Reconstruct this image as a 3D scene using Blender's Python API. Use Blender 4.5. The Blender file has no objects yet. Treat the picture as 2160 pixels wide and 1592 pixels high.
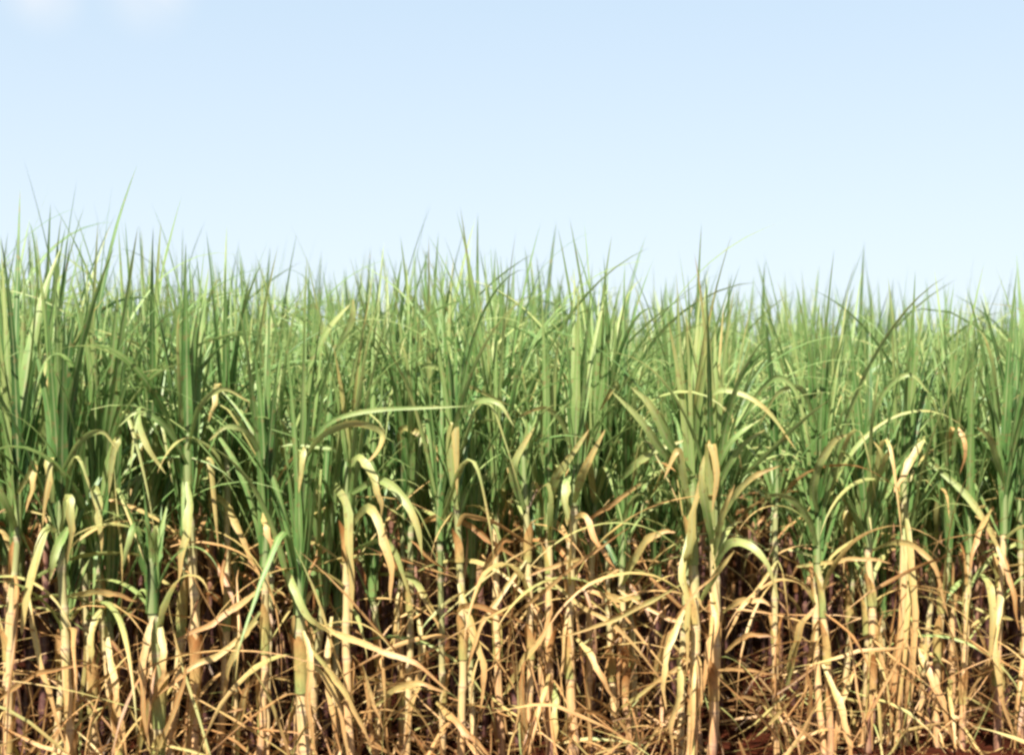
import bpy, math, random
import numpy as np
R = math.radians
SC = bpy.context.scene
COL = SC.collection
rng = random.Random(11)

# ------------------------------------------------------------------ camera
CAM_Z = 1.17
HOR = 920.0                     # picture row of the horizon
FPX = 3000.0                    # focal length in pixels of the 2160 px wide photograph
cam_d = bpy.data.cameras.new('camera')
cam_d.lens = 50; cam_d.sensor_width = 36
cam_d.clip_end = 3000
cam_d.shift_y = (HOR-796)/2160
cam_d.dof.use_dof = True
cam_d.dof.focus_distance = 4.85
cam_d.dof.aperture_fstop = 2.7
cam = bpy.data.objects.new('camera', cam_d); COL.objects.link(cam)
cam.location = (0, 0, CAM_Z); cam.rotation_euler = (R(90), 0, 0)
SC.camera = cam

# ------------------------------------------------------------------ world
SUN_EL, SUN_AZ = 54.0, 196.0     # azimuth clockwise from +Y (the view direction): behind the camera, a little left
w = bpy.data.worlds.new('World'); SC.world = w; w.use_nodes = True
nt = w.node_tree; nt.nodes.clear()
def N(nt, t, **k):
    n = nt.nodes.new(t)
    for a, b in k.items():
        if a[0] == '_': n.inputs[a[1:]].default_value = b
        else: setattr(n, a, b)
    return n
sky = N(nt, 'ShaderNodeTexSky', sky_type='NISHITA', sun_disc=False)
sky.sun_elevation = R(SUN_EL); sky.sun_rotation = R(SUN_AZ)
sky.air_density = 1.0; sky.dust_density = 1.5; sky.ozone_density = 1.0; sky.altitude = 0
bg = N(nt, 'ShaderNodeBackground'); bg.inputs['Strength'].default_value = 0.0535
# two thin fair-weather clouds high on the left, and a faint veil
geo = N(nt, 'ShaderNodeTexCoord')
def blob(cx, cz, rad):
    d = np.array([cx, 1.0, cz]); d /= np.linalg.norm(d)
    dist = N(nt, 'ShaderNodeVectorMath', operation='DISTANCE'); nt.links.new(geo.outputs['Generated'], dist.inputs[0])
    dist.inputs[1].default_value = tuple(d)
    mr = N(nt, 'ShaderNodeMapRange', interpolation_type='SMOOTHSTEP'); nt.links.new(dist.outputs['Value'], mr.inputs['Value'])
    mr.inputs['From Min'].default_value = rad; mr.inputs['From Max'].default_value = rad*0.1
    return mr.outputs['Result']
nz = N(nt, 'ShaderNodeTexNoise'); nz.inputs['Scale'].default_value = 22; nz.inputs['Detail'].default_value = 9; nz.inputs['Distortion'].default_value = .8
nt.links.new(geo.outputs['Generated'], nz.inputs['Vector'])
add = N(nt, 'ShaderNodeMath', operation='MAXIMUM')
nt.links.new(blob(-0.33, 0.312, 0.034), add.inputs[0]); nt.links.new(blob(-0.257, 0.318, 0.042), add.inputs[1])
mul = N(nt, 'ShaderNodeMath', operation='MULTIPLY'); nt.links.new(add.outputs[0], mul.inputs[0]); nt.links.new(nz.outputs['Fac'], mul.inputs[1])
mul2 = N(nt, 'ShaderNodeMath', operation='MULTIPLY', use_clamp=True); nt.links.new(mul.outputs[0], mul2.inputs[0]); mul2.inputs[1].default_value = .62
mix = N(nt, 'ShaderNodeMix', data_type='RGBA')
mix.inputs['B'].default_value = (5.2, 5.1, 5.1, 1)
nt.links.new(mul2.outputs[0], mix.inputs['Factor']); hsv = N(nt, 'ShaderNodeHueSaturation'); hsv.inputs['Saturation'].default_value = .64; hsv.inputs['Hue'].default_value = .50
nt.links.new(sky.outputs[0], hsv.inputs['Color']); veil = N(nt, 'ShaderNodeMix', data_type='RGBA'); veil.inputs['Factor'].default_value = .68; veil.inputs['B'].default_value = (3.75, 4.45, 5.05, 1)
sepd = N(nt, 'ShaderNodeSeparateXYZ'); nt.links.new(geo.outputs['Generated'], sepd.inputs[0])
mrz = N(nt, 'ShaderNodeMapRange'); nt.links.new(sepd.outputs['Z'], mrz.inputs[0]); mrz.inputs['From Min'].default_value = .08; mrz.inputs['From Max'].default_value = .30
vc = N(nt, 'ShaderNodeMix', data_type='RGBA'); nt.links.new(mrz.outputs[0], vc.inputs['Factor'])
vc.inputs['A'].default_value = (4.15, 4.68, 5.0, 1); vc.inputs['B'].default_value = (3.35, 4.3, 5.15, 1)
nt.links.new(vc.outputs['Result'], veil.inputs['B'])
nt.links.new(hsv.outputs[0], veil.inputs['A']); nt.links.new(veil.outputs['Result'], mix.inputs['A'])
nt.links.new(mix.outputs['Result'], bg.inputs['Color'])
wo = N(nt, 'ShaderNodeOutputWorld'); nt.links.new(bg.outputs[0], wo.inputs[0])

sun_d = bpy.data.lights.new('sun', 'SUN'); sun_d.energy = 5.0; sun_d.angle = R(0.55); sun_d.color = (1, .95, .86)
sun = bpy.data.objects.new('sun', sun_d); COL.objects.link(sun)
sun.rotation_euler = (R(90-SUN_EL), 0, R(180-SUN_AZ))
sun.location = (-4, -6, 12)

SC.view_settings.view_transform = 'Standard'; SC.view_settings.look = 'None'
SC.view_settings.exposure = 1.9; SC.view_settings.gamma = 1
SC.cycles.filter_width = 2.8
SC.cycles.max_bounces = 6; SC.cycles.transmission_bounces = 4; SC.cycles.diffuse_bounces = 4

# ------------------------------------------------------------------ materials
def new_mat(name):
    m = bpy.data.materials.new(name); m.use_nodes = True; m.node_tree.nodes.clear()
    return m, m.node_tree
def ramp(nt, stops):
    r = nt.nodes.new('ShaderNodeValToRGB'); e = r.color_ramp.elements
    while len(e) > 1: e.remove(e[-1])
    e[0].position = stops[0][0]; e[0].color = (*stops[0][1], 1)
    for p, c in stops[1:]:
        x = e.new(p); x.color = (*c, 1)
    return r
def math_(nt, op, a, b=None, c=None, clamp=False):
    n = nt.nodes.new('ShaderNodeMath'); n.operation = op; n.use_clamp = clamp
    for i, v in enumerate((a, b, c)):
        if v is None: continue
        if isinstance(v, (int, float)): n.inputs[i].default_value = v
        else: nt.links.new(v, n.inputs[i])
    return n.outputs[0]

def leaf_material():
    m, nt = new_mat('cane_leaf')
    L = nt.links.new
    at = N(nt, 'ShaderNodeAttribute', attribute_name='age')
    uv = N(nt, 'ShaderNodeUVMap', uv_map='uv')
    sep = N(nt, 'ShaderNodeSeparateXYZ'); L(uv.outputs[0], sep.inputs[0])
    oi = N(nt, 'ShaderNodeObjectInfo'); tc = N(nt, 'ShaderNodeTexCoord')
    n1 = N(nt, 'ShaderNodeTexNoise'); n1.inputs['Scale'].default_value = 9; n1.inputs['Detail'].default_value = 3
    L(tc.outputs['Object'], n1.inputs['Vector'])
    age = math_(nt, 'MULTIPLY_ADD', n1.outputs['Fac'], 0.34, -0.17)
    age = math_(nt, 'ADD', age, at.outputs['Fac'])
    tip = math_(nt, 'MULTIPLY_ADD', sep.outputs['Y'], 0.62, -0.27)
    tip = math_(nt, 'MULTIPLY', tip, math_(nt, 'MINIMUM', at.outputs['Fac'], 0.4))
    age = math_(nt, 'ADD', age, tip)
    age = math_(nt, 'ADD', age, math_(nt, 'MULTIPLY_ADD', oi.outputs['Random'], 0.12, -0.06), clamp=True)
    rp = ramp(nt, [(0.0, (.022, .064, .014)), (.15, (.090, .184, .045)), (.30, (.190, .282, .082)), (.45, (.30, .33, .11)),
                   (.58, (.43, .32, .11)), (.70, (.49, .285, .11)), (.83, (.34, .155, .05)), (1.0, (.075, .026, .010))])
    L(age, rp.inputs[0])
    # fine veins along the blade
    sc_ = N(nt, 'ShaderNodeMapping'); L(uv.outputs[0], sc_.inputs[0]); sc_.inputs['Scale'].default_value = (26, 3.0, 1)
    n2 = N(nt, 'ShaderNodeTexNoise'); n2.inputs['Scale'].default_value = 1; n2.inputs['Detail'].default_value = 4
    L(sc_.outputs[0], n2.inputs['Vector'])
    st = math_(nt, 'MULTIPLY_ADD', n2.outputs['Fac'], 0.9, 0.55)
    mv = N(nt, 'ShaderNodeVectorMath', operation='SCALE'); L(rp.outputs[0], mv.inputs[0]); L(st, mv.inputs['Scale'])
    # brown blemishes
    n3 = N(nt, 'ShaderNodeTexNoise'); n3.inputs['Scale'].default_value = 45; n3.inputs['Detail'].default_value = 2
    L(tc.outputs['Object'], n3.inputs['Vector'])
    sp = N(nt, 'ShaderNodeMapRange'); L(n3.outputs['Fac'], sp.inputs[0])
    sp.inputs['From Min'].default_value = .58; sp.inputs['From Max'].default_value = .70; sp.inputs['To Max'].default_value = .55
    mx = N(nt, 'ShaderNodeMix', data_type='RGBA'); L(sp.outputs[0], mx.inputs['Factor']); L(mv.outputs[0], mx.inputs['A'])
    mx.inputs['B'].default_value = (.22, .12, .05, 1)
    # pale midrib
    mid = math_(nt, 'ABSOLUTE', math_(nt, 'SUBTRACT', sep.outputs['X'], 0.5))
    mr = N(nt, 'ShaderNodeMapRange'); L(mid, mr.inputs[0]); mr.inputs['From Min'].default_value = .11; mr.inputs['From Max'].default_value = .05
    mr.inputs['To Max'].default_value = .55
    pal = N(nt, 'ShaderNodeMix', data_type='RGBA'); L(mr.outputs[0], pal.inputs['Factor']); L(mx.outputs['Result'], pal.inputs['A'])
    pal.inputs['B'].default_value = (.33, .34, .16, 1)
    col = pal.outputs['Result']
    bs = N(nt, 'ShaderNodeBsdfPrincipled'); L(col, bs.inputs['Base Color'])
    bs.inputs['Roughness'].default_value = .45; bs.inputs['Specular IOR Level'].default_value = .5
    bp = N(nt, 'ShaderNodeBump'); bp.inputs['Strength'].default_value = .35; bp.inputs['Distance'].default_value = .002
    L(n2.outputs['Fac'], bp.inputs['Height']); L(bp.outputs[0], bs.inputs['Normal'])
    tr = N(nt, 'ShaderNodeBsdfTranslucent'); L(col, tr.inputs['Color'])
    ms = N(nt, 'ShaderNodeMixShader'); ms.inputs[0].default_value = .44; L(bs.outputs[0], ms.inputs[1]); L(tr.outputs[0], ms.inputs[2])
    o = N(nt, 'ShaderNodeOutputMaterial'); L(ms.outputs[0], o.inputs[0])
    return m

def stem_material():
    m, nt = new_mat('cane_stem')
    L = nt.links.new
    at = N(nt, 'ShaderNodeAttribute', attribute_name='age')
    uv = N(nt, 'ShaderNodeUVMap', uv_map='uv')
    sep = N(nt, 'ShaderNodeSeparateXYZ'); L(uv.outputs[0], sep.inputs[0])
    tc = N(nt, 'ShaderNodeTexCoord'); oi = N(nt, 'ShaderNodeObjectInfo')
    mp = N(nt, 'ShaderNodeMapping'); L(tc.outputs['Object'], mp.inputs[0]); mp.inputs['Scale'].default_value = (60, 60, 5)
    n1 = N(nt, 'ShaderNodeTexNoise'); n1.inputs['Scale'].default_value = 1; n1.inputs['Detail'].default_value = 4
    L(mp.outputs[0], n1.inputs['Vector'])
    a = math_(nt, 'ADD', at.outputs['Fac'], math_(nt, 'MULTIPLY_ADD', n1.outputs['Fac'], .5, -.25))
    a = math_(nt, 'ADD', a, math_(nt, 'MULTIPLY_ADD', oi.outputs['Random'], .2, -.1), clamp=True)
    rp = ramp(nt, [(0, (.07, .11, .03)), (.25, (.20, .20, .08)), (.45, (.37, .28, .13)), (.7, (.40, .235, .10)), (.88, (.20, .10, .06)), (1, (.075, .030, .024))])
    L(a, rp.inputs[0])
    fr = math_(nt, 'FRACT', sep.outputs['Y'])
    d = math_(nt, 'ABSOLUTE', math_(nt, 'SUBTRACT', fr, .5))
    ring = N(nt, 'ShaderNodeMapRange'); L(d, ring.inputs[0]); ring.inputs['From Min'].default_value = .46; ring.inputs['From Max'].default_value = .485; ring.inputs['To Max'].default_value = .75
    mx = N(nt, 'ShaderNodeMix', data_type='RGBA'); L(ring.outputs[0], mx.inputs['Factor']); L(rp.outputs[0], mx.inputs['A'])
    mx.inputs['B'].default_value = (.16, .08, .04, 1)
    blo = N(nt, 'ShaderNodeMapRange'); L(d, blo.inputs[0]); blo.inputs['From Min'].default_value = .36; blo.inputs['From Max'].default_value = .45; blo.inputs['To Max'].default_value = .35
    bl2 = math_(nt, 'MULTIPLY', blo.outputs[0], math_(nt, 'SUBTRACT', 1.05, at.outputs['Fac'], clamp=True))
    mx2 = N(nt, 'ShaderNodeMix', data_type='RGBA'); L(bl2, mx2.inputs['Factor']); L(mx.outputs['Result'], mx2.inputs['A']); mx2.inputs['B'].default_value = (.46, .38, .27, 1)
    L(mx.outputs['Result'], mx2.inputs['A'])
    bs = N(nt, 'ShaderNodeBsdfPrincipled'); L(mx2.outputs['Result'], bs.inputs['Base Color']); bs.inputs['Roughness'].default_value = .5
    bp = N(nt, 'ShaderNodeBump'); bp.inputs['Strength'].default_value = .4; bp.inputs['Distance'].default_value = .003
    L(n1.outputs['Fac'], bp.inputs['Height']); L(bp.outputs[0], bs.inputs['Normal'])
    o = N(nt, 'ShaderNodeOutputMaterial'); L(bs.outputs[0], o.inputs[0])
    return m

def soil_material():
    m, nt = new_mat('red_soil')
    L = nt.links.new
    tc = N(nt, 'ShaderNodeTexCoord')
    n1 = N(nt, 'ShaderNodeTexNoise'); n1.inputs['Scale'].default_value = 1.3; n1.inputs['Detail'].default_value = 8
    n2 = N(nt, 'ShaderNodeTexNoise'); n2.inputs['Scale'].default_value = 22; n2.inputs['Detail'].default_value = 6
    L(tc.outputs['Object'], n1.inputs['Vector']); L(tc.outputs['Object'], n2.inputs['Vector'])
    s = math_(nt, 'MULTIPLY_ADD', n1.outputs['Fac'], .5, math_(nt, 'MULTIPLY', n2.outputs['Fac'], .5))
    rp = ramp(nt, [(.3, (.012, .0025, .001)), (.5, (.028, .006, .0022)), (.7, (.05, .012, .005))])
    L(s, rp.inputs[0])
    bs = N(nt, 'ShaderNodeBsdfPrincipled'); L(rp.outputs[0], bs.inputs['Base Color']); bs.inputs['Roughness'].default_value = 1; bs.inputs['Specular IOR Level'].default_value = .05
    bp = N(nt, 'ShaderNodeBump'); bp.inputs['Strength'].default_value = .9; bp.inputs['Distance'].default_value = .03
    L(n2.outputs['Fac'], bp.inputs['Height']); L(bp.outputs[0], bs.inputs['Normal'])
    o = N(nt, 'ShaderNodeOutputMaterial'); L(bs.outputs[0], o.inputs[0])
    return m
M_LEAF, M_STEM, M_SOIL = leaf_material(), stem_material(), soil_material()

# ------------------------------------------------------------------ mesh helpers
class MB:
    """collects strips of quads with uv and age; build() links them as ONE mesh object"""
    def __init__(s): s.v = []; s.f = []; s.uv = []; s.age = []; s.n = 0
    def grid(s, P, U, V, A, closed=False):
        n, k = P.shape[:2]
        idx = np.arange(n*k).reshape(n, k) + s.n
        a = idx[:-1, :-1].ravel(); b = idx[:-1, 1:].ravel(); c = idx[1:, 1:].ravel(); d = idx[1:, :-1].ravel()
        s.f.append(np.stack([a, b, c, d], 1))
        s.v.append(P.reshape(-1, 3)); s.n += n*k
        s.uv.append(np.stack([np.broadcast_to(U, (n, k)).ravel(), np.broadcast_to(V, (n, k)).ravel()], 1))
        s.age.append(np.broadcast_to(A, (n, k)).ravel().astype(float))
    def arrays(s):
        return np.concatenate(s.v), np.concatenate(s.f), np.concatenate(s.uv), np.concatenate(s.age)
    def mesh(s, name, mat):
        return mesh_from(name, mat, *s.arrays())
    def build(s, name, mat, parent=None):
        return link(name, s.mesh(name, mat), parent)
def mesh_from(name, mat, V, F, UV, A):
    me = bpy.data.meshes.new(name)
    me.vertices.add(len(V)); me.vertices.foreach_set('co', V.astype(np.float32).ravel())
    me.loops.add(F.size); me.loops.foreach_set('vertex_index', F.astype(np.int32).ravel())
    me.polygons.add(len(F)); me.polygons.foreach_set('loop_start', np.arange(0, F.size, 4, dtype=np.int32))
    me.polygons.foreach_set('use_smooth', np.ones(len(F), bool))
    me.update(calc_edges=True)
    u = me.uv_layers.new(name='uv'); u.data.foreach_set('uv', UV[F.ravel()].astype(np.float32).ravel())
    at = me.attributes.new('age', 'FLOAT', 'POINT'); at.data.foreach_set('value', A.astype(np.float32))
    me.materials.append(mat); me.validate()
    return me
def link(name, me, parent=None):
    o = bpy.data.objects.new(name, me); COL.objects.link(o)
    if parent: o.parent = parent
    return o
def unit(a): return a / (np.linalg.norm(a, axis=-1, keepdims=True) + 1e-9)

def width_profile(t, tipw=0.0, base=.55):
    up = base + (1-base)*np.clip(t/.22, 0, 1)**.8
    dn = np.clip((1-t)/.72, 0, 1)**.85
    return np.maximum(up*dn, tipw)

def ribbon(mb, P, W, S, age, fold=.22, ripple=.0, seed=0, v0=0.0):
    """P n x 3 centre line, W widths (full), S side vectors; a shallow V about the midrib, rippled edges"""
    n = len(P); t = np.linspace(0, 1, n)
    T = unit(np.gradient(P, axis=0)); S = unit(S - T*np.sum(S*T, 1, keepdims=True)); Nn = np.cross(S, T)
    j = .10 if age < .5 else .22        # blades narrow and swell a little, dead ones more so
    W = W*(1 + j*np.sin(t*13+seed*5)*np.sin(t*31+seed*3))
    if age >= .5: P = P + S*(W*.25*np.sin(t*17+seed*4)*t)[:, None]
    h = (W/2)[:, None]
    r1 = np.sin(t*23+seed)*ripple*h[:, 0]; r2 = np.sin(t*19+seed*2.3)*ripple*h[:, 0]
    Lf = P - S*h + Nn*(fold*h + r1[:, None]); Rt = P + S*h + Nn*(fold*h + r2[:, None])
    G = np.stack([Lf, (Lf+P)/2 - Nn*h*.04, P, (Rt+P)/2 - Nn*h*.04, Rt], 1) if n > 9 else np.stack([Lf, P, Rt], 1)
    U = np.linspace(0, 1, G.shape[1])[None, :]
    mb.grid(G, U, t[:, None] + v0, age)

def grown_path(rg, base, az, a0, bend, length, n, power=1.6, kink=None, kink_ang=0, wob=.12):
    t = np.linspace(0, 1, n); ang = a0 + bend*t**power
    if kink is not None: ang = ang + kink_ang/(1+np.exp(-(t-kink)*45))
    ang = np.minimum(ang, R(172))
    azs = az + wob*np.sin(t*4+rg.uniform(0, 6))*rg.uniform(.3, 1.3)
    D = np.stack([np.sin(ang)*np.cos(azs), np.sin(ang)*np.sin(azs), np.cos(ang)], 1)
    P = np.array(base)[None, :] + np.concatenate([[np.zeros(3)], np.cumsum((D[1:]+D[:-1])/2*length/(n-1), 0)])
    S = np.stack([-np.sin(azs), np.cos(azs), 0*azs], 1)
    return P, S, D
def twist(S, T, a):
    T = unit(T); B = np.cross(T, S)
    return S*np.cos(a)[:, None] + B*np.sin(a)[:, None]

def grow_leaf(mb, rg, base, kind, n=16, old=0.0, z_floor=.02, az=None, tall=1.0, lean=(0, 0), wide=1.0):
    az = rg.uniform(0, 2*math.pi) if az is None else az
    b = np.array(base, float)
    tw = rg.uniform(-1, 1)
    if kind == 'erect':        # spear leaves of the whorl
        L = rg.uniform(.72, 1.12)*tall; a0 = R(rg.uniform(1, 9)); bend = R(rg.uniform(2, 24)); W = rg.uniform(.016, .032); age = rg.uniform(.08, .36)
        L = min(L, rg.uniform(1.70, 2.13) - b[2])
        P, S, D = grown_path(rg, b, az, a0, bend, L, n); tw *= .9
    elif kind == 'arch':
        L = rg.uniform(.75, 1.15)*tall; a0 = R(rg.uniform(8, 22)); bend = R(rg.uniform(45, 135)); W = rg.uniform(.014, .030); age = rg.uniform(.12, .38)
        P, S, D = grown_path(rg, b, az, a0, bend, L, n, power=rg.uniform(1.4, 2.4))
    elif kind == 'fold':       # blade snapped at the midrib, the outer half hangs
        L = rg.uniform(.5, .85)*tall; a0 = R(rg.uniform(6, 25)); bend = R(rg.uniform(5, 30)); W = rg.uniform(.018, .030); age = rg.uniform(.26, .50)
        P, S, D = grown_path(rg, b, az, a0, bend, L, n+4, kink=rg.uniform(.3, .6), kink_ang=R(rg.uniform(110, 150))); tw *= .4
    elif kind == 'droop':      # ageing leaves bending out and down below the whorl
        L = rg.uniform(.45, .85); a0 = R(rg.uniform(15, 50)); bend = R(rg.uniform(90, 140)); W = rg.uniform(.016, .03); age = rg.uniform(.40, .72)
        P, S, D = grown_path(rg, b, az, a0, bend, L, n, power=.9)
    elif kind == 'hang':       # dead leaves against the stem
        L = rg.uniform(.35, .8); a0 = R(rg.uniform(30, 130)); bend = R(rg.uniform(90, 150)); W = rg.uniform(.007, .020); age = rg.uniform(.56, .9)
        P, S, D = grown_path(rg, b, az, a0, bend, L, n, power=.4, wob=.25); tw *= 2.2
    elif kind == 'stray':      # stiff dead leaves sticking out sideways, crossing the neighbours
        L = rg.uniform(.35, .85); a0 = R(rg.uniform(25, 130)); bend = R(rg.uniform(-8, 40)); W = rg.uniform(.006, .014); age = rg.uniform(.58, .84)
        P, S, D = grown_path(rg, b, az, a0, bend, L, n, wob=.3); tw *= 1.5
    if kind in ('hang', 'stray', 'droop'): age = min(1.0, age+old)  # on rear rows this also paints interior shade into dead leaf colour
    t = np.linspace(0, 1, len(P))
    low = P[:, 2] < z_floor
    P[low, 2] = z_floor + .01*np.sin(np.arange(low.sum()))
    P[:, 0] += lean[0]*t**1.3*L; P[:, 1] += lean[1]*t**1.3*L
    S = twist(S, D, tw*(t**.8) + rg.uniform(-.25, .25))
    ribbon(mb, P, W*wide*width_profile(t), S, age, fold=rg.uniform(.12, .4), ripple=rg.uniform(0, .25), seed=rg.uniform(0, 9))
    return age

def tube(mb, P, rad, age, node=.10, k=8, v_off=0.0):
    n = len(P); T = unit(np.gradient(P, axis=0)); X = np.array([1., 0, 0])[None]; S = unit(np.cross(T, X)); B = np.cross(T, S)
    a = np.linspace(0, 2*math.pi, k+1)
    G = P[:, None] + rad[:, None, None]*(S[:, None]*np.cos(a)[None, :, None] + B[:, None]*np.sin(a)[None, :, None])
    ln = np.concatenate([[0], np.cumsum(np.linalg.norm(np.diff(P, axis=0), axis=1))])
    mb.grid(G, (a/6.2832)[None, :], (ln/node + v_off)[:, None], age[:, None] if np.ndim(age) else age)

def stem_points(b, t, bow, n):
    s = np.linspace(0, 1, n)[:, None]
    P = np.array(b)[None]*(1-s) + np.array(t)[None]*s
    return P + np.array(bow)[None]*np.sin(s*math.pi)

def make_stem(mb, rg, b, t, r=.0145, detail=True, old=0.0):
    H = np.linalg.norm(np.array(t)-np.array(b)); n = max(6, int(H/.018)) if detail else 7
    bow = (rg.uniform(-.02, .02), rg.uniform(-.02, .02), 0)
    P = stem_points(b, t, bow, n); s = np.linspace(0, 1, n)
    node = rg.uniform(.085, .13); off = rg.random()
    ph = (s*H/node + off) % 1; d = np.minimum(ph, 1-ph)
    rad = r*(1.0 + .16*np.exp(-(d/.07)**2) - .18*s)
    if detail:
        zig = np.floor(s*H/node + off) % 2*2-1
        P[:, 0] += zig*.0012
    age = np.clip(.85 + old - .55*s**max(1.2, 1.5+old*8) + rg.uniform(-.12, .12), .05, 1.25)
    tube(mb, P, rad, age, node, 8 if detail else 5, off)
    return P
def make_bundle(mb, rg, b, h=.22, r=.017, age=.2):
    """the rolled leaf sheaths at the top of the stem"""
    s = np.linspace(0, 1, 9)
    P = np.array(b)[None] + np.stack([s*rg.uniform(-.01, .01), s*rg.uniform(-.01, .01), s*h], 1)
    tube(mb, P, r*(1-.25*s)*(1-.9*np.clip((s-.85)/.15, 0, 1)), age + (1-s)*.22, 50, 8)
def make_sheath(mb, rg, P, i, r=.017, old=0.0):
    """a papery dead sheath clasping the stem and curling open at its top"""
    p = P[i]; L = rg.uniform(.10, .2); n = 8; s = np.linspace(0, 1, n); a0 = rg.uniform(0, 6.28)
    a = a0 + np.linspace(-2.0, 2.0, 7)[None]*(1-.93*s[:, None]**2.2)
    flare = r*(1.0 + .35*s**2)
    G = p[None, None] + np.stack([flare[:, None]*np.cos(a), flare[:, None]*np.sin(a), np.broadcast_to((s*L)[:, None], (n, 7))], 2)
    G = G + np.array([math.cos(a0), math.sin(a0), 0])[None, None]*(s**3*.012)[:, None, None]
    mb.grid(G, np.linspace(0, .4, 7)[None], s[:, None], rg.uniform(.52, .74)+old)

# ------------------------------------------------------------------ things
def tag(o, label, cat, group=None, kind=None):
    if label: o['label'] = label
    if cat: o['category'] = cat
    if group: o['group'] = group
    if kind: o['kind'] = kind
def plant_root(loc, label, group):
    o = bpy.data.objects.new('sugarcane_plant', None); COL.objects.link(o); o.location = loc
    o.empty_display_size = .1
    tag(o, label, 'sugarcane', group)
    return o
def one(kind, rg, base, parent, **k):
    mb = MB(); age = grow_leaf(mb, rg, base, kind, **k)
    return mb.build('dry_leaf' if kind in ('hang', 'stray') or age > .6 else 'leaf', M_LEAF, parent)

def leaf_plan(rg, back=False):
    if back: return (['erect']*rg.randint(6, 9) + ['arch']*rg.randint(9, 11) + ['fold'] + ['droop']*rg.randint(1, 2) + ['hang']*rg.randint(0, 2) + ['stray']*rg.randint(0, 1))
    return (['erect']*rg.randint(6, 9) + ['arch']*rg.randint(6, 8) + ['fold']*rg.randint(2, 3) + ['droop']*rg.randint(1, 2)
            + ['hang']*rg.randint(2, 4) + ['stray']*rg.randint(1, 2))
def leaf_base(rg, kind, P, H):
    """where along the stem (fraction) a leaf of this kind leaves it"""
    n = len(P)
    if kind in ('erect', 'arch'): i = int((n-1)*rg.uniform(.84, 1)); dz = rg.uniform(0, .18)
    elif kind == 'fold': i = n-1; dz = rg.uniform(-.05, .08)
    elif kind == 'droop': i = int((n-1)*rg.uniform(.62, 1)); dz = 0
    else: i = int((n-1)*rg.uniform(.12, .85)); dz = 0
    p = P[i].copy(); p[2] += dz
    return p

def proto_plant(i, loc, label, group, back=False):
    rg = random.Random(500+i)
    root = plant_root(loc, label, group)
    H = rg.uniform(.52, .95) if back else rg.uniform(.50, 1.0)
    mb = MB(); P = make_stem(mb, rg, (0, 0, -.03), (rg.uniform(-.08, .08), rg.uniform(-.08, .08), H), rg.uniform(.012, .016), old=.3 if back else rg.uniform(-.25, 0))  # rear stems: purplish cane colour, darkened further to paint in interior shade
    mb.build('stem', M_STEM, root)
    mb = MB(); make_bundle(mb, rg, P[-1]-np.array([0, 0, .01]), age=rg.uniform(.1, .3)); mb.build('leaf_sheath', M_LEAF, root)
    mb = MB(); make_sheath(mb, rg, P, int(len(P)*rg.uniform(.3, .7)), old=.3 if back else 0); mb.build('dry_sheath', M_LEAF, root)  # rear sheaths browned to paint the dim interior into their colour
    for k in leaf_plan(rg, back): one(k, rg, leaf_base(rg, k, P, H), root, tall=rg.uniform(.88, 1.05), old=.22 if back else 0)  # rear dead leaves darkened too, shade put into the age colour
    return root
def copy_plant(src, loc, rz, sc, label, group):
    r = src.copy(); COL.objects.link(r); r.location = loc; r.rotation_euler = (0, 0, rz); r.scale = (sc, sc, sc)
    r['label'] = label; r['group'] = group
    for c in src.children:
        d = c.copy(); COL.objects.link(d); d.parent = r
    return r

# ------------------------------------------------------------------ the ground
def row_y(x, k=0):              # the rows run slightly away to the right
    return 4.95 + .24*x + k*.60
def ground():
    xs = np.concatenate([np.linspace(-400, -12, 10), np.linspace(-10, 10, 101), np.linspace(12, 400, 10)])
    ys = np.concatenate([np.linspace(-200, -4, 6), np.linspace(-2, 16, 121), np.linspace(18, 900, 16)])
    X, Y = np.meshgrid(xs, ys, indexing='ij')
    near = np.exp(-(X/14)**2)*np.exp(-((Y-7)/14)**2)
    ph = (Y - 4.95 - .24*X)/.60
    Z = near*(.025*np.cos(ph*2*math.pi) - .025 + .018*np.sin(X*7.3+Y*3.1)*np.sin(Y*9.1-X*2.2) + .01*np.sin(X*17+1)*np.sin(Y*21))
    P = np.stack([X, Y, Z], 2)
    mb = MB(); mb.grid(P, 0, 0, 0)
    V, F, UV, A = mb.arrays()
    o = link('soil_ground', mesh_from('soil_ground', M_SOIL, V, F[:, ::-1] if False else F, UV, A)); o['kind'] = 'structure'
    o['label'] = 'dark red soil in the shade under the sugarcane'
ground()

# ------------------------------------------------------------------ front row, plant by plant
def W(x, y, d): return np.array([(x-1080)/FPX*d, d, CAM_Z-(y-HOR)/FPX*d])
def depth_at(x):                # depth of the front row along the view ray through column x
    u = (x-1080)/FPX
    return 4.95/(1-.24*u)
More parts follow.
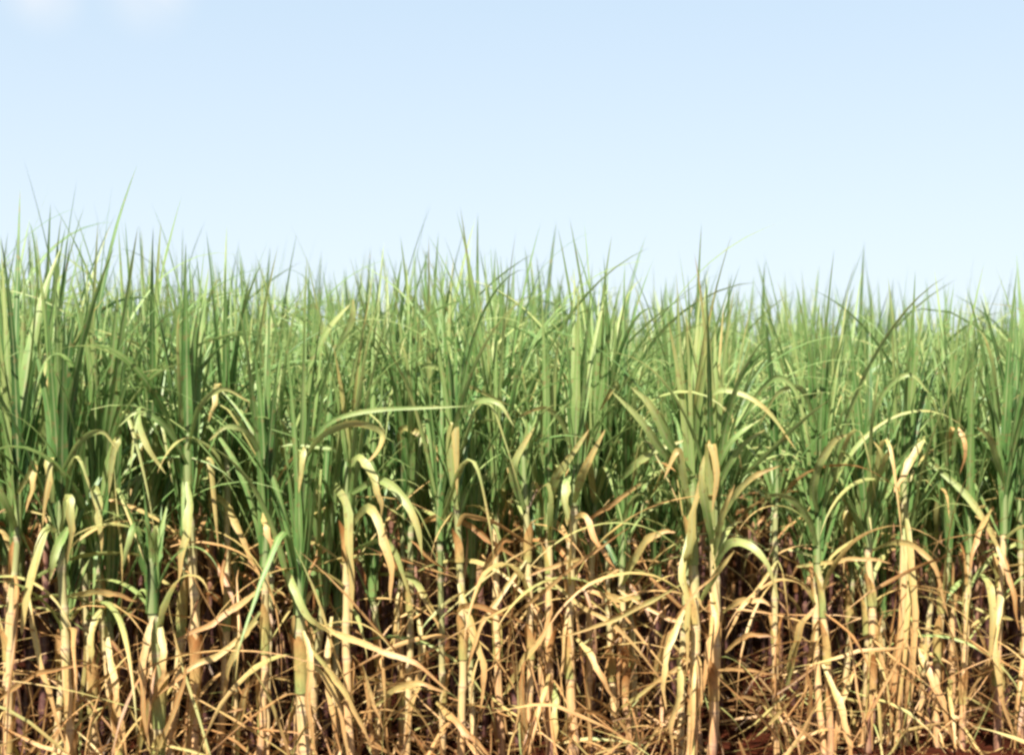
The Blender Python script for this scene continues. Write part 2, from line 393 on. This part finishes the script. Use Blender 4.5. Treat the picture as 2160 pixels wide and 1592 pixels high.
# (x at frame bottom, x at whorl base, y at whorl base, depth offset, n erect, tip y, lean of the fan, spread, stem radius, label)
HEROES = [
 (25, 38, 1120, .00, 8, 470, .02, 1.0, .013, 'sugarcane stalk at the far left edge under a tall pointed leaf'),
 (150, 128, 1150, -.05, 10, 500, .00, 1.0, .016, 'sugarcane with pale broad upright leaves, second clump from the left edge'),
 (255, 205, 1180, .05, 10, 490, .06, .9, .012, 'sugarcane beside two hanging yellow-green straps at the lower left'),
 (325, 322, 1285, -.10, 7, 1000, .00, 1.3, .019, 'short stout sugarcane with its leaf whorl starting low among dry stalks'),
 (400, 396, 1030, .00, 11, 500, -.01, .7, .017, 'sugarcane with a long bare straight cane under a narrow green column at left'),
 (462, 478, 960, .18, 7, 500, .02, 1.0, .013, 'thin purplish-grey cane just right of the long bare cane at left'),
 (545, 560, 1190, -.06, 11, 600, .02, .6, .014, 'sugarcane with a dark green leaf column reaching low between tan stalks'),
 (648, 632, 1290, -.12, 9, 640, .01, .8, .020, 'thick straw-coloured stalk wrapped in dead sheaths, left of the yellow drooping leaves'),
 (742, 735, 1090, -.02, 8, 540, -.01, 1.0, .015, 'sugarcane with bright yellow blades drooping to the right'),
 (850, 850, 1120, .30, 7, 580, .00, 1.1, .012, 'slim mauve cane in the shade right of the yellow drooping leaves'),
 (968, 962, 1060, .02, 8, 520, -.01, 1.0, .014, 'sugarcane with one flat yellow strap leaf folded straight down'),
 (1112, 1108, 1060, -.02, 8, 830, .01, 1.1, .013, 'narrow bare cane left of the pair of pale folded blades'),
 (1160, 1158, 1110, .03, 7, 600, .00, 1.0, .015, 'tan stalk between two straight bare canes at the centre'),
 (1215, 1211, 1060, -.04, 9, 540, .01, .8, .018, 'straight grey cane with clear nodes at the centre right'),
 (1330, 1312, 1190, .10, 8, 960, .00, .9, .013, 'short green sugarcane tuft rising between dry stalks right of centre'),
 (1455, 1458, 1100, -.10, 9, 560, -.01, .8, .019, 'yellow-green sugarcane stalk on the left of the thick clump right of centre'),
 (1500, 1505, 1110, -.14, 9, 520, .03, .9, .018, 'yellow-green sugarcane stalk on the right of the thick clump right of centre'),
 (1640, 1637, 1060, .06, 6, 640, .01, 1.0, .012, 'slender brown cane standing alone beside the dark gap'),
 (1752, 1724, 1180, -.05, 12, 560, .01, .6, .014, 'sugarcane with a dense dark green column over a pale cane right of the dark gap'),
 (1830, 1830, 1150, .00, 9, 570, -.01, .9, .016, 'pale cane with a forked yellow leaf, right of the dense green column'),
 (1893, 1908, 1010, .04, 9, 560, .02, .9, .014, 'tall cane hung with a broad mass of tan dead leaves'),
 (1975, 2000, 1180, .10, 8, 590, .01, 1.0, .014, 'sugarcane between the tan leaf mass and the dark mossy stalk'),
 (2028, 2045, 1160, .02, 8, 600, .01, 1.0, .013, 'dark mossy stalk near the right edge'),
 (2105, 2118, 1120, -.02, 9, 580, .02, .9, .015, 'sugarcane with upright blades, last whole clump before the right edge'),
 (2150, 2152, 1150, .05, 7, 590, -.01, 1.0, .013, 'sugarcane stalk cut off by the right edge of the picture'),
]
G_FRONT = 'sugarcane stalks in the front row'
hero_objs = []
for i, (xb, xt, yt, dd, ne, tipy, ln, spr, r, lab) in enumerate(HEROES):
    rg = random.Random(100+i)
    d = depth_at(xt) + dd
    top = W(xt, yt, d); b0 = W(xb, 1592, d); gz = -.03
    bot = b0 + (b0-top)*((b0[2]-gz)/(top[2]-b0[2]))
    root = plant_root(tuple(bot), lab, G_FRONT)
    o3 = bot
    mb = MB(); P = make_stem(mb, rg, bot-o3, top-o3, r*1.02, old=-.1); mb.build('stem', M_STEM, root)
    mb = MB(); make_bundle(mb, rg, P[-1]-np.array([0, 0, .01]), h=.2, r=r*1.15, age=rg.uniform(.12, .32)); mb.build('leaf_sheath', M_LEAF, root)
    for j in range(3):
        mb = MB(); make_sheath(mb, rg, P, int(len(P)*rg.uniform(.15, .85)), r*1.15); mb.build('dry_sheath', M_LEAF, root)
    hgt = (yt-tipy)/FPX*d
    for j in range(ne):
        mb = MB()
        az = rg.uniform(0, 6.283)
        L = hgt*rg.uniform(.72, 1.03); bz = rg.uniform(-.10, .24)*min(1, hgt)
        Pp, S, D = grown_path(rg, P[-1]+np.array([rg.uniform(-.006, .006), rg.uniform(-.006, .006), bz]), az, R(rg.uniform(1, 8)*spr), R(rg.uniform(4, 26)*spr), L-bz, 18)
        t = np.linspace(0, 1, 18); Pp[:, 0] += ln*t*hgt
        S = twist(S, D, rg.uniform(-.8, .8)*t + rg.uniform(-.2, .2))
        ribbon(mb, Pp, rg.uniform(.020, .040)*(1.4 if i in (0, 1, 2, 4, 18, 20) else 1)*width_profile(t, base=.7), S, rg.uniform(.08, .30)+(.16 if i in (8, 15, 16) else 0), fold=rg.uniform(.12, .35), ripple=.1, seed=j)
        mb.build('leaf', M_LEAF, root)
    for k in ['arch']*4 + ['fold']*(i % 2) + ['droop']*2 + ['hang']*rg.randint(5, 8) + ['stray']*rg.randint(3, 4):
        tall = min(1, hgt/1.0)
        one(k, rg, leaf_base(rg, k, P, 1), root, tall=tall)
    hero_objs.append((xt, xb, root, bot, d, top, P))

# individually drawn leaves of the front row: points in picture pixels, width px, age, bulge towards the camera (m)
LEAVES = [
 ([(964,1075),(950,960),(958,890),(962,950),(964,1045)], 25, .47, .06),
 ([(1108,1075),(1083,1010),(1090,965),(1128,900)], 26, .42, .08),
 ([(1158,1060),(1170,1010),(1195,975),(1243,905)], 28, .45, .10),
 ([(1211,1060),(1225,1010),(1240,975),(1277,905)], 25, .46, .09),
 ([(1200,1000),(1193,1040),(1197,1110)], 22, .50, .07),
 ([(640,1000),(672,915),(720,880),(800,864),(900,860),(990,856)], 11, .36, .12),
 ([(640,980),(672,925),(740,892),(795,905),(808,925),(790,960),(762,985)], 17, .45, .15),
 ([(735,985),(760,965),(785,1005),(800,1050),(805,1090)], 23, .50, .14),
 ([(735,1060),(705,1022),(728,1060),(738,1140),(740,1230),(742,1320)], 28, .50, .10),
 ([(742,1110),(775,1070),(805,1120),(824,1200),(824,1270)], 26, .50, .16),
 ([(742,1040),(800,1012),(850,1050),(880,1110),(890,1170)], 20, .45, .18),
 ([(742,1160),(815,1140),(850,1210),(872,1290)], 15, .42, .12),
 ([(800,1210),(865,1215),(905,1275),(937,1345)], 16, .48, .15),
 ([(850,1000),(846,905),(900,925),(935,980),(940,1015)], 13, .50, .15),
 ([(850,850),(880,778),(935,778),(1000,818),(1090,862)], 13, .40, .1),
 ([(880,1120),(915,1090),(990,1108),(1060,1158),(1140,1205)], 14, .72, .15),
 ([(965,1110),(985,1086),(1060,1110),(1155,1172)], 13, .66, .10),
 ([(1010,1230),(1035,1180),(1060,1142),(1085,1140)], 16, .68, .1),
 ([(965,1290),(985,1276),(1050,1290),(1125,1322)], 13, .68, .12),
 ([(968,1230),(985,1290),(1010,1370),(1022,1430),(1012,1500)], 28, .64, .10),
 ([(1213,1090),(1235,1090),(1262,1150),(1300,1200)], 14, .70, .10),
 ([(1312,1235),(1345,1165),(1385,1125),(1425,1122)], 18, .60, .12),
 ([(1350,1260),(1300,1262),(1265,1252),(1222,1246)], 22, .60, .12),
 ([(1066,1462),(1100,1400),(1150,1330),(1166,1270)], 14, .64, .10),
 ([(1105,1600),(1105,1520),(1100,1440),(1108,1390)], 22, .66, .12),
 ([(1215,1345),(1245,1380),(1270,1430),(1300,1480)], 14, .66, .12),
 ([(1180,1560),(1210,1505),(1250,1500),(1310,1535)], 14, .68, .15),
 ([(1380,1450),(1393,1380),(1415,1335),(1440,1310)], 17, .62, .10),
 ([(1172,1440),(1171,1500),(1170,1600)], 14, .50, .10),
 ([(1480,900),(1505,830),(1560,830),(1620,868),(1680,950)], 13, .40, .12),
 ([(1550,910),(1600,830),(1640,796),(1680,828),(1705,930)], 13, .36, .08),
 ([(1458,1000),(1410,930),(1372,855),(1330,815)], 19, .36, .12),
 ([(1458,1020),(1400,955),(1350,885),(1290,825)], 17, .35, .14),
 ([(1312,1010),(1340,980),(1385,950),(1445,928)], 17, .46, .12),
 ([(1505,1010),(1530,950),(1560,915),(1608,882)], 15, .34, .10),
 ([(1505,1050),(1535,985),(1570,935),(1615,905)], 14, .36, .08),
 ([(1560,1010),(1620,955),(1690,888),(1750,842)], 15, .36, .12),
 ([(1724,1080),(1715,1030),(1730,975),(1760,930),(1788,915)], 20, .36, .12),
 ([(1505,1130),(1545,1050),(1590,1005),(1645,982)], 14, .46, .14),
 ([(1724,1150),(1700,1085),(1655,1045),(1600,1050)], 16, .38, .10),
 ([(1505,1200),(1535,1148),(1575,1148),(1615,1185),(1643,1265)], 22, .42, .20),
 ([(1475,1270),(1510,1210),(1550,1160)], 14, .44, .15),
 ([(1505,1110),(1495,980),(1500,935),(1512,1000),(1502,1080)], 25, .48, .10),
 ([(1458,1120),(1450,1180),(1462,1090),(1475,1010)], 18, .50, .10),
 ([(1830,1060),(1850,1010),(1868,965),(1892,935)], 15, .45, .1),
 ([(1830,1030),(1862,990),(1858,955),(1842,930)], 12, .42, .1),
 ([(1908,1000),(1945,925),(1925,965),(1900,1010),(1885,1040)], 22, .58, .12),
 ([(2000,960),(2012,902),(2038,940),(2025,1000)], 13, .66, .12),
 ([(1960,975),(2030,1035),(2080,1105),(2113,1175)], 15, .48, .10),
 ([(2090,1075),(2062,1130),(2042,1215)], 12, .64, .12),
 ([(1840,1160),(1890,1143),(1940,1158),(1975,1205),(2000,1300)], 13, .60, .15),
 ([(1680,1195),(1760,1184),(1830,1178),(1880,1188)], 10, .68, .16),
 ([(1660,1450),(1675,1370),(1695,1310),(1724,1278)], 21, .60, .12),
 ([(1525,1290),(1560,1268),(1600,1266),(1640,1282)], 13, .68, .10),
 ([(1530,1375),(1565,1345),(1600,1338),(1640,1345)], 11, .72, .12),
 ([(1510,1412),(1570,1412),(1645,1424)], 8, .72, .10),
 ([(2070,1210),(2088,1240),(2094,1310),(2085,1405)], 22, .44, .12),
 ([(1908,1130),(1908,1250),(1893,1400),(1868,1600)], 14, .66, .10),
 ([(1905,1100),(1918,1240),(1908,1380),(1885,1590)], 11, .62, .13),
 ([(1912,1150),(1900,1290),(1880,1430),(1850,1560)], 10, .70, .08),
 ([(1908,1060),(1922,1180),(1930,1330),(1922,1480)], 16, .64, .15),
 ([(1300,1240),(1380,1290),(1440,1310),(1520,1300)], 9, .66, .12),
 ([(1150,1215),(1230,1280),(1310,1330),(1400,1440)], 10, .64, .14),
 ([(1050,1330),(1130,1260),(1230,1180),(1330,1110)], 9, .68, .12),
 ([(1110,1180),(1060,1250),(1010,1330),(985,1420)], 11, .66, .12),
 ([(1440,1230),(1350,1280),(1260,1320),(1170,1345)], 9, .62, .15),
 ([(1455,1260),(1420,1340),(1400,1420),(1405,1500)], 14, .62, .12),
 ([(1300,1500),(1370,1450),(1440,1400),(1500,1370)], 10, .64, .13),
 ([(880,1290),(890,1380),(870,1480),(850,1590)], 14, .62, .12),
 ([(700,1300),(690,1400),(700,1500),(720,1590)], 14, .62, .12),
 ([(1640,1180),(1600,1240),(1560,1290),(1530,1350)], 9, .60, .14),
 ([(2118,1250),(2100,1340),(2110,1450),(2140,1560)], 14, .64, .12),
 ([(60,1250),(75,1350),(100,1450),(140,1580)], 13, .64, .12),
 ([(1912,1200),(1925,1320),(1915,1440),(1900,1560)], 12, .70, .14),
 ([(1930,1360),(1960,1420),(1990,1490),(2012,1570)], 25, .66, .12),
 ([(38,1040),(72,985),(70,1020),(55,1080)], 26, .60, .08),
 ([(110,1060),(105,965),(101,1010),(90,1110)], 23, .50, .10),
 ([(205,1110),(228,980),(248,928),(238,960),(229,1045)], 21, .44, .10),
 ([(128,1120),(144,1050),(150,1100),(142,1190)], 24, .50, .10),
 ([(205,1130),(200,1030),(210,1085),(214,1165)], 26, .50, .10),
 ([(120,1120),(95,1120),(70,1200),(50,1300),(46,1340)], 30, .46, .14),
 ([(145,1110),(118,1160),(104,1225)], 19, .38, .12),
 ([(396,1015),(400,1080),(388,1150),(375,1230)], 25, .52, .07),
 ([(440,1070),(462,1050),(495,1095),(520,1160),(552,1215)], 17, .58, .12),
 ([(555,1080),(562,1110),(575,1165)], 16, .64, .10),
 ([(300,1130),(285,1108),(270,1150),(258,1200)], 15, .38, .12),
 ([(150,1255),(220,1248),(290,1268)], 15, .62, .12),
 ([(-20,1490),(50,1435),(110,1412),(200,1400)], 11, .72, .16),
 ([(552,1240),(500,1278),(440,1318),(365,1352)], 14, .64, .14),
 ([(545,1310),(470,1375),(400,1410),(330,1470)], 14, .70, .16),
 ([(548,1290),(510,1345),(485,1400),(470,1470)], 25, .62, .12),
 ([(500,1600),(503,1520),(520,1460),(545,1410)], 20, .62, .12),
 ([(290,1600),(305,1520),(330,1450),(385,1400)], 18, .64, .14),
 ([(325,1600),(355,1530),(385,1450),(392,1400)], 13, .64, .12),
 ([(228,1270),(200,1310),(192,1370),(192,1430)], 17, .52, .12),
 ([(222,1320),(235,1400),(250,1490),(268,1600)], 15, .66, .12),
 ([(600,1190),(620,1240),(650,1300),(700,1335)], 18, .46, .12),
 ([(640,1300),(720,1340),(800,1370),(880,1402),(950,1460)], 14, .60, .20),
 ([(650,1360),(700,1420),(745,1490),(785,1580)], 16, .64, .16),
 ([(790,1490),(840,1450),(890,1442),(940,1460)], 13, .66, .16),
 ([(920,1480),(970,1530),(1040,1600)], 15, .66, .16),
 ([(640,1330),(655,1390),(650,1470),(665,1600)], 15, .62, .10),
 ([(322,1300),(305,1370),(300,1450),(310,1560)], 24, .62, .08),
 ([(335,1300),(345,1380),(342,1440)], 20, .60, .08),
 ([(1455,1120),(1440,1200),(1452,1290),(1448,1420)], 24, .56, .10),
 ([(1500,1250),(1510,1310),(1490,1400),(1480,1490)], 24, .62, .10),
 ([(1430,1390),(1435,1450),(1415,1530),(1420,1600)], 22, .62, .12),
 ([(560,900),(700,945),(620,938),(590,942)], 8, .34, .05),
 ([(632,1010),(636,950),(637,970),(630,1040)], 18, .44, .10),
 ([(470,830),(458,808),(452,850),(440,890)], 13, .50, .14),
 ([(300,870),(290,880),(310,940),(350,1000)], 16, .40, .10),
 ([(1300,860),(1300,810),(1285,830),(1262,870)], 16, .46, .10),
 ([(2118,1020),(2100,960),(2085,920),(2060,900)], 15, .45, .12),
 ([(2090,1120),(2130,1220),(2150,1330)], 12, .66, .12),
 ([(1350,1020),(1280,1070),(1210,1115)], 12, .70, .14),
 ([(1255,1170),(1180,1190),(1110,1215)], 9, .68, .12),
 ([(1380,1260),(1300,1300),(1200,1345)], 10, .66, .12),
 ([(1640,1500),(1580,1470),(1520,1480)], 9, .70, .12),
 ([(1800,1420),(1770,1500),(1760,1600)], 12, .66, .12),
 ([(1735,1400),(1770,1480),(1790,1560),(1795,1610)], 16, .62, .12),
 ([(1690,1592),(1710,1480),(1700,1400)], 10, .72, .12),
 ([(1211,980),(1190,900),(1150,860),(1090,880)], 12, .40, .10),
 ([(396,950),(420,860),(470,820),(530,850)], 12, .36, .12),
 ([(396,980),(350,900),(290,870),(250,900)], 13, .34, .12),
 ([(1830,900),(1870,820),(1920,790),(1960,830)], 12, .38, .1),
 ([(1724,900),(1690,820),(1640,830),(1600,900)], 12, .35, .1),
 ([(960,900),(1000,850),(1050,850),(1085,900)], 12, .38, .1),
 ([(128,1000),(170,930),(215,910),(250,950)], 13, .36, .12),
 ([(560,1000),(530,920),(480,900),(440,930)], 12, .38, .12),
 ([(1458,1080),(1440,1000),(1430,950),(1400,1010)], 17, .46, .10),
 ([(1505,1150),(1490,1080),(1480,1010),(1485,960)], 18, .44, .12),
 ([(1505,1180),(1525,1080),(1550,1020)], 14, .46, .12),
 ([(700,760),(740,680),(745,630)], 16, .38, .05),
 ([(640,800),(690,700),(740,640)], 15, .36, .05),
]
def catmull(pts, n):
    P = np.array(pts, float); P = np.vstack([2*P[0]-P[1], P, 2*P[-1]-P[-2]]); m = len(P)-3
    u = np.linspace(0, m-1e-6, n); k = u.astype(int); t = (u-k)[:, None]
    a, b, c, d = P[k], P[k+1], P[k+2], P[k+3]
    return .5*((2*b) + (c-a)*t + (2*a-5*b+4*c-d)*t**2 + (3*b-a-3*c+d)*t**3)
for i, (pts, wpx, age, bulge) in enumerate(LEAVES):
    rg = random.Random(900+i)
    x0, y0 = pts[0]
    def stem_x(h): # the stem's column at this height
        f = (y0-h[5 - 5])/1 if False else 0
        return h[0] + (h[1]-h[0])*max(0, min(1, (y0-1100)/500))
    best = min(hero_objs, key=lambda h: abs(stem_x(h)-x0))
    d0 = best[4]; n = 20
    q = catmull([(x, y, 0) for x, y in pts], n); t = np.linspace(0, 1, n)
    dep = d0 - .02 - bulge*np.sin(np.clip(t*1.25, 0, 1)*math.pi/2) + rg.uniform(-.02, .02)*t
    P = np.stack([(q[:, 0]-1080)/FPX*dep, dep, CAM_Z-(q[:, 1]-HOR)/FPX*dep], 1)
    T = unit(np.gradient(P, axis=0)); view = np.array([0, -1., 0])[None]
    S = unit(np.cross(T, np.broadcast_to(view, T.shape)))
    for k in range(1, n):
        if S[k]@S[k-1] < 0: S[k] = -S[k]
    S = twist(S, T, rg.uniform(-.5, .5) + rg.uniform(-.5, .5)*t)
    mb = MB()
    prof = .45+.55*np.clip(t/.25, 0, 1); prof *= np.clip((1-t)/.45, 0, 1)**.6
    ribbon(mb, P-best[3][None], min(wpx*.92, 18 if age < .56 else 15)/FPX*d0*np.maximum(prof, .03), S, age, fold=rg.uniform(.1, .3), ripple=.12, seed=i)
    mb.build('dry_leaf' if age > .55 else 'leaf', M_LEAF, best[2])

# ------------------------------------------------------------------ the rows behind
G_BACK = 'sugarcane stalks crowded behind the front row'
LAB = ['green sugarcane stalk of the shaded second row, seen between the front stalks',
       'sugarcane stalk deeper in the field, only partly seen between nearer ones',
       'sugarcane plant of the rows behind, its green leaf tips showing against the sky']
spots = []
for k in range(0, 6):
    y_mid = row_y(0, k); half = y_mid*.36*1.06 + .12
    step = [.12, .085, .085, .092, .098, .102][k]
    x = -half
    while x < half:
        x += step*rng.uniform(.55, 1.45)
        jy = rng.gauss(0, .09) + (.2 if k == 0 else 0)
        yy = row_y(x, k) + jy
        if 1515 + 12*k < 1080+x/yy*FPX < 1690 - 20*k and k < 3: continue      # the dark gap in the front row
        spots.append((x, yy, k))
print('individual stalks behind', len(spots))
protos = {False: [], True: []}
for i, (x, y, k) in enumerate(spots):
    lab = LAB[0] if k <= 1 else LAB[1] if k <= 3 else LAB[2]
    sc = rng.uniform(.89, 1.08)*(1+.03*math.sin(x*3.1+k)+.02*math.sin(x*7.7+k*2)-.03*x)*(1+.022*k); rz = rng.uniform(0, 6.283)
    back = k > 0
    if len(protos[back]) < 12:
        p = proto_plant(i, (x, y, 0), lab, G_BACK, back); p.rotation_euler = (0, 0, rz); p.scale = (sc, sc, sc); protos[back].append(p)
    else:
        copy_plant(rng.choice(protos[back]), (x, y, 0), rz, sc, lab, G_BACK)

# the rest of the field, and the rows' continuation outside the frame: one mass nobody could count
def light_plant(i, canes=True):
    rg = random.Random(3000+i); mb = MB(); H = rg.uniform(.74, 1.02)
    P = stem_points((0, 0, 0), (rg.uniform(-.05, .05), rg.uniform(-.05, .05), H), (0, 0, 0), 7)
    s = np.linspace(0, 1, 7); tube(mb, P, .014*(1-.2*s), 1.1-.75*s**2, 50, 5)  # dark lower stem: mature cane colour plus painted interior shade
    for k in ['erect']*6 + ['arch']*5 + ['fold'] + ['droop']*2 + (['hang']*2 if canes else []):
        grow_leaf(mb, rg, leaf_base(rg, k, P, H), k, n=9, wide=1.45, old=.22)  # dead leaves darkened in colour to stand in for shade inside the field
    return mb.arrays()
lights = [light_plant(i) for i in range(24)]
Vs, Fs, Us, As = [], [], [], []; off = 0
def put(x, y, grow=1.0):
    global off
    V, F, U, A = rng.choice(lights); a = rng.uniform(0, 6.283); s = rng.uniform(.90, 1.10)*grow
    c, sn = math.cos(a)*s, math.sin(a)*s
    Vn = np.stack([V[:, 0]*c-V[:, 1]*sn+x, V[:, 0]*sn+V[:, 1]*c+y, V[:, 2]*s], 1)
    Vs.append(Vn); Fs.append(F+off); Us.append(U); As.append(np.clip(A+rng.uniform(-.07, .07), 0, 1)); off += len(V)
for k in range(0, 6):
    half = row_y(0, k)*.36*1.06 + .12
    for side in (-1, 1):
        x = half + .05
        while x < half + 2.2:
            put(side*x, row_y(side*x, k) + rng.gauss(0, .1), 1+.022*k); x += rng.uniform(.08, .2)
k = 6
while k < 46:
    half = row_y(0, k)*.36 + 1.8; x = -half; st = .11 + .006*(k-6)
    while x < half:
        x += st*rng.uniform(.5, 1.5); put(x, row_y(x, k) + rng.gauss(0, .12), min(1.27, 1+.022*k))
    k += 1
far = link('sugarcane_field', mesh_from('sugarcane_field', M_LEAF, np.concatenate(Vs), np.concatenate(Fs), np.concatenate(Us), np.concatenate(As)))
tag(far, 'dense sugarcane field stretching away behind the nearer stalks', 'sugarcane field', kind='stuff')

# dead leaf litter tangled around the feet of the stalks
mb = MB(); rg = random.Random(77)
for i in range(1150):
    k = 0 if i < 420 else rg.choice([0, 1, 1, 2, 3]); x = rg.uniform(-2.3-.4*k, 2.3+.4*k)
    y = row_y(x, k) + rg.gauss(0, .20)
    z = min(.9, abs(rg.gauss(0, .3))) if i < 420 else abs(rg.gauss(0, .07))
    px = 1080+x/y*FPX
    if i < 420 and (1515 < px < 1640) and rg.random() < .8: continue
    az = rg.uniform(0, 6.283); el = rg.choice([-1, 1])*abs(rg.gauss(.55, .5)); L = rg.uniform(.2, .7)
    n = 7; t = np.linspace(-.5, .5, n)
    D = np.array([math.cos(az)*math.cos(el), math.sin(az)*math.cos(el)*.6, math.sin(el)])
    cur = rg.uniform(-.05, .01)
    P = np.array([x, y, z])[None] + t[:, None]*L*D[None]; P[:, 2] += cur*(4*t*t)*L/.4 + .012*L*np.sin(t*9+i)
    P[:, 0] += .02*L*np.sin(t*5+i*2)
    P[:, 2] = np.maximum(P[:, 2], .005)
    S = np.stack([-D[1]+0*t, D[0]+0*t, .4+0*t], 1); S = twist(unit(S), np.broadcast_to(D, (n, 3)), rg.uniform(-1.5, 1.5)+t*2)
    ribbon(mb, P, rg.uniform(.004, .014)*(np.clip(1-(2*t)**2, 0, 1)*.8+.2), S, rg.uniform(.56, .92) if i < 420 else rg.uniform(.78, 1), fold=.3, v0=0)  # low litter browned, painting the shade near the ground into its colour
lit = mb.build('dry_leaf_litter', M_LEAF); tag(lit, 'tangle of broken straw-brown dead leaves around the feet of the stalks', 'leaf litter', kind='stuff')
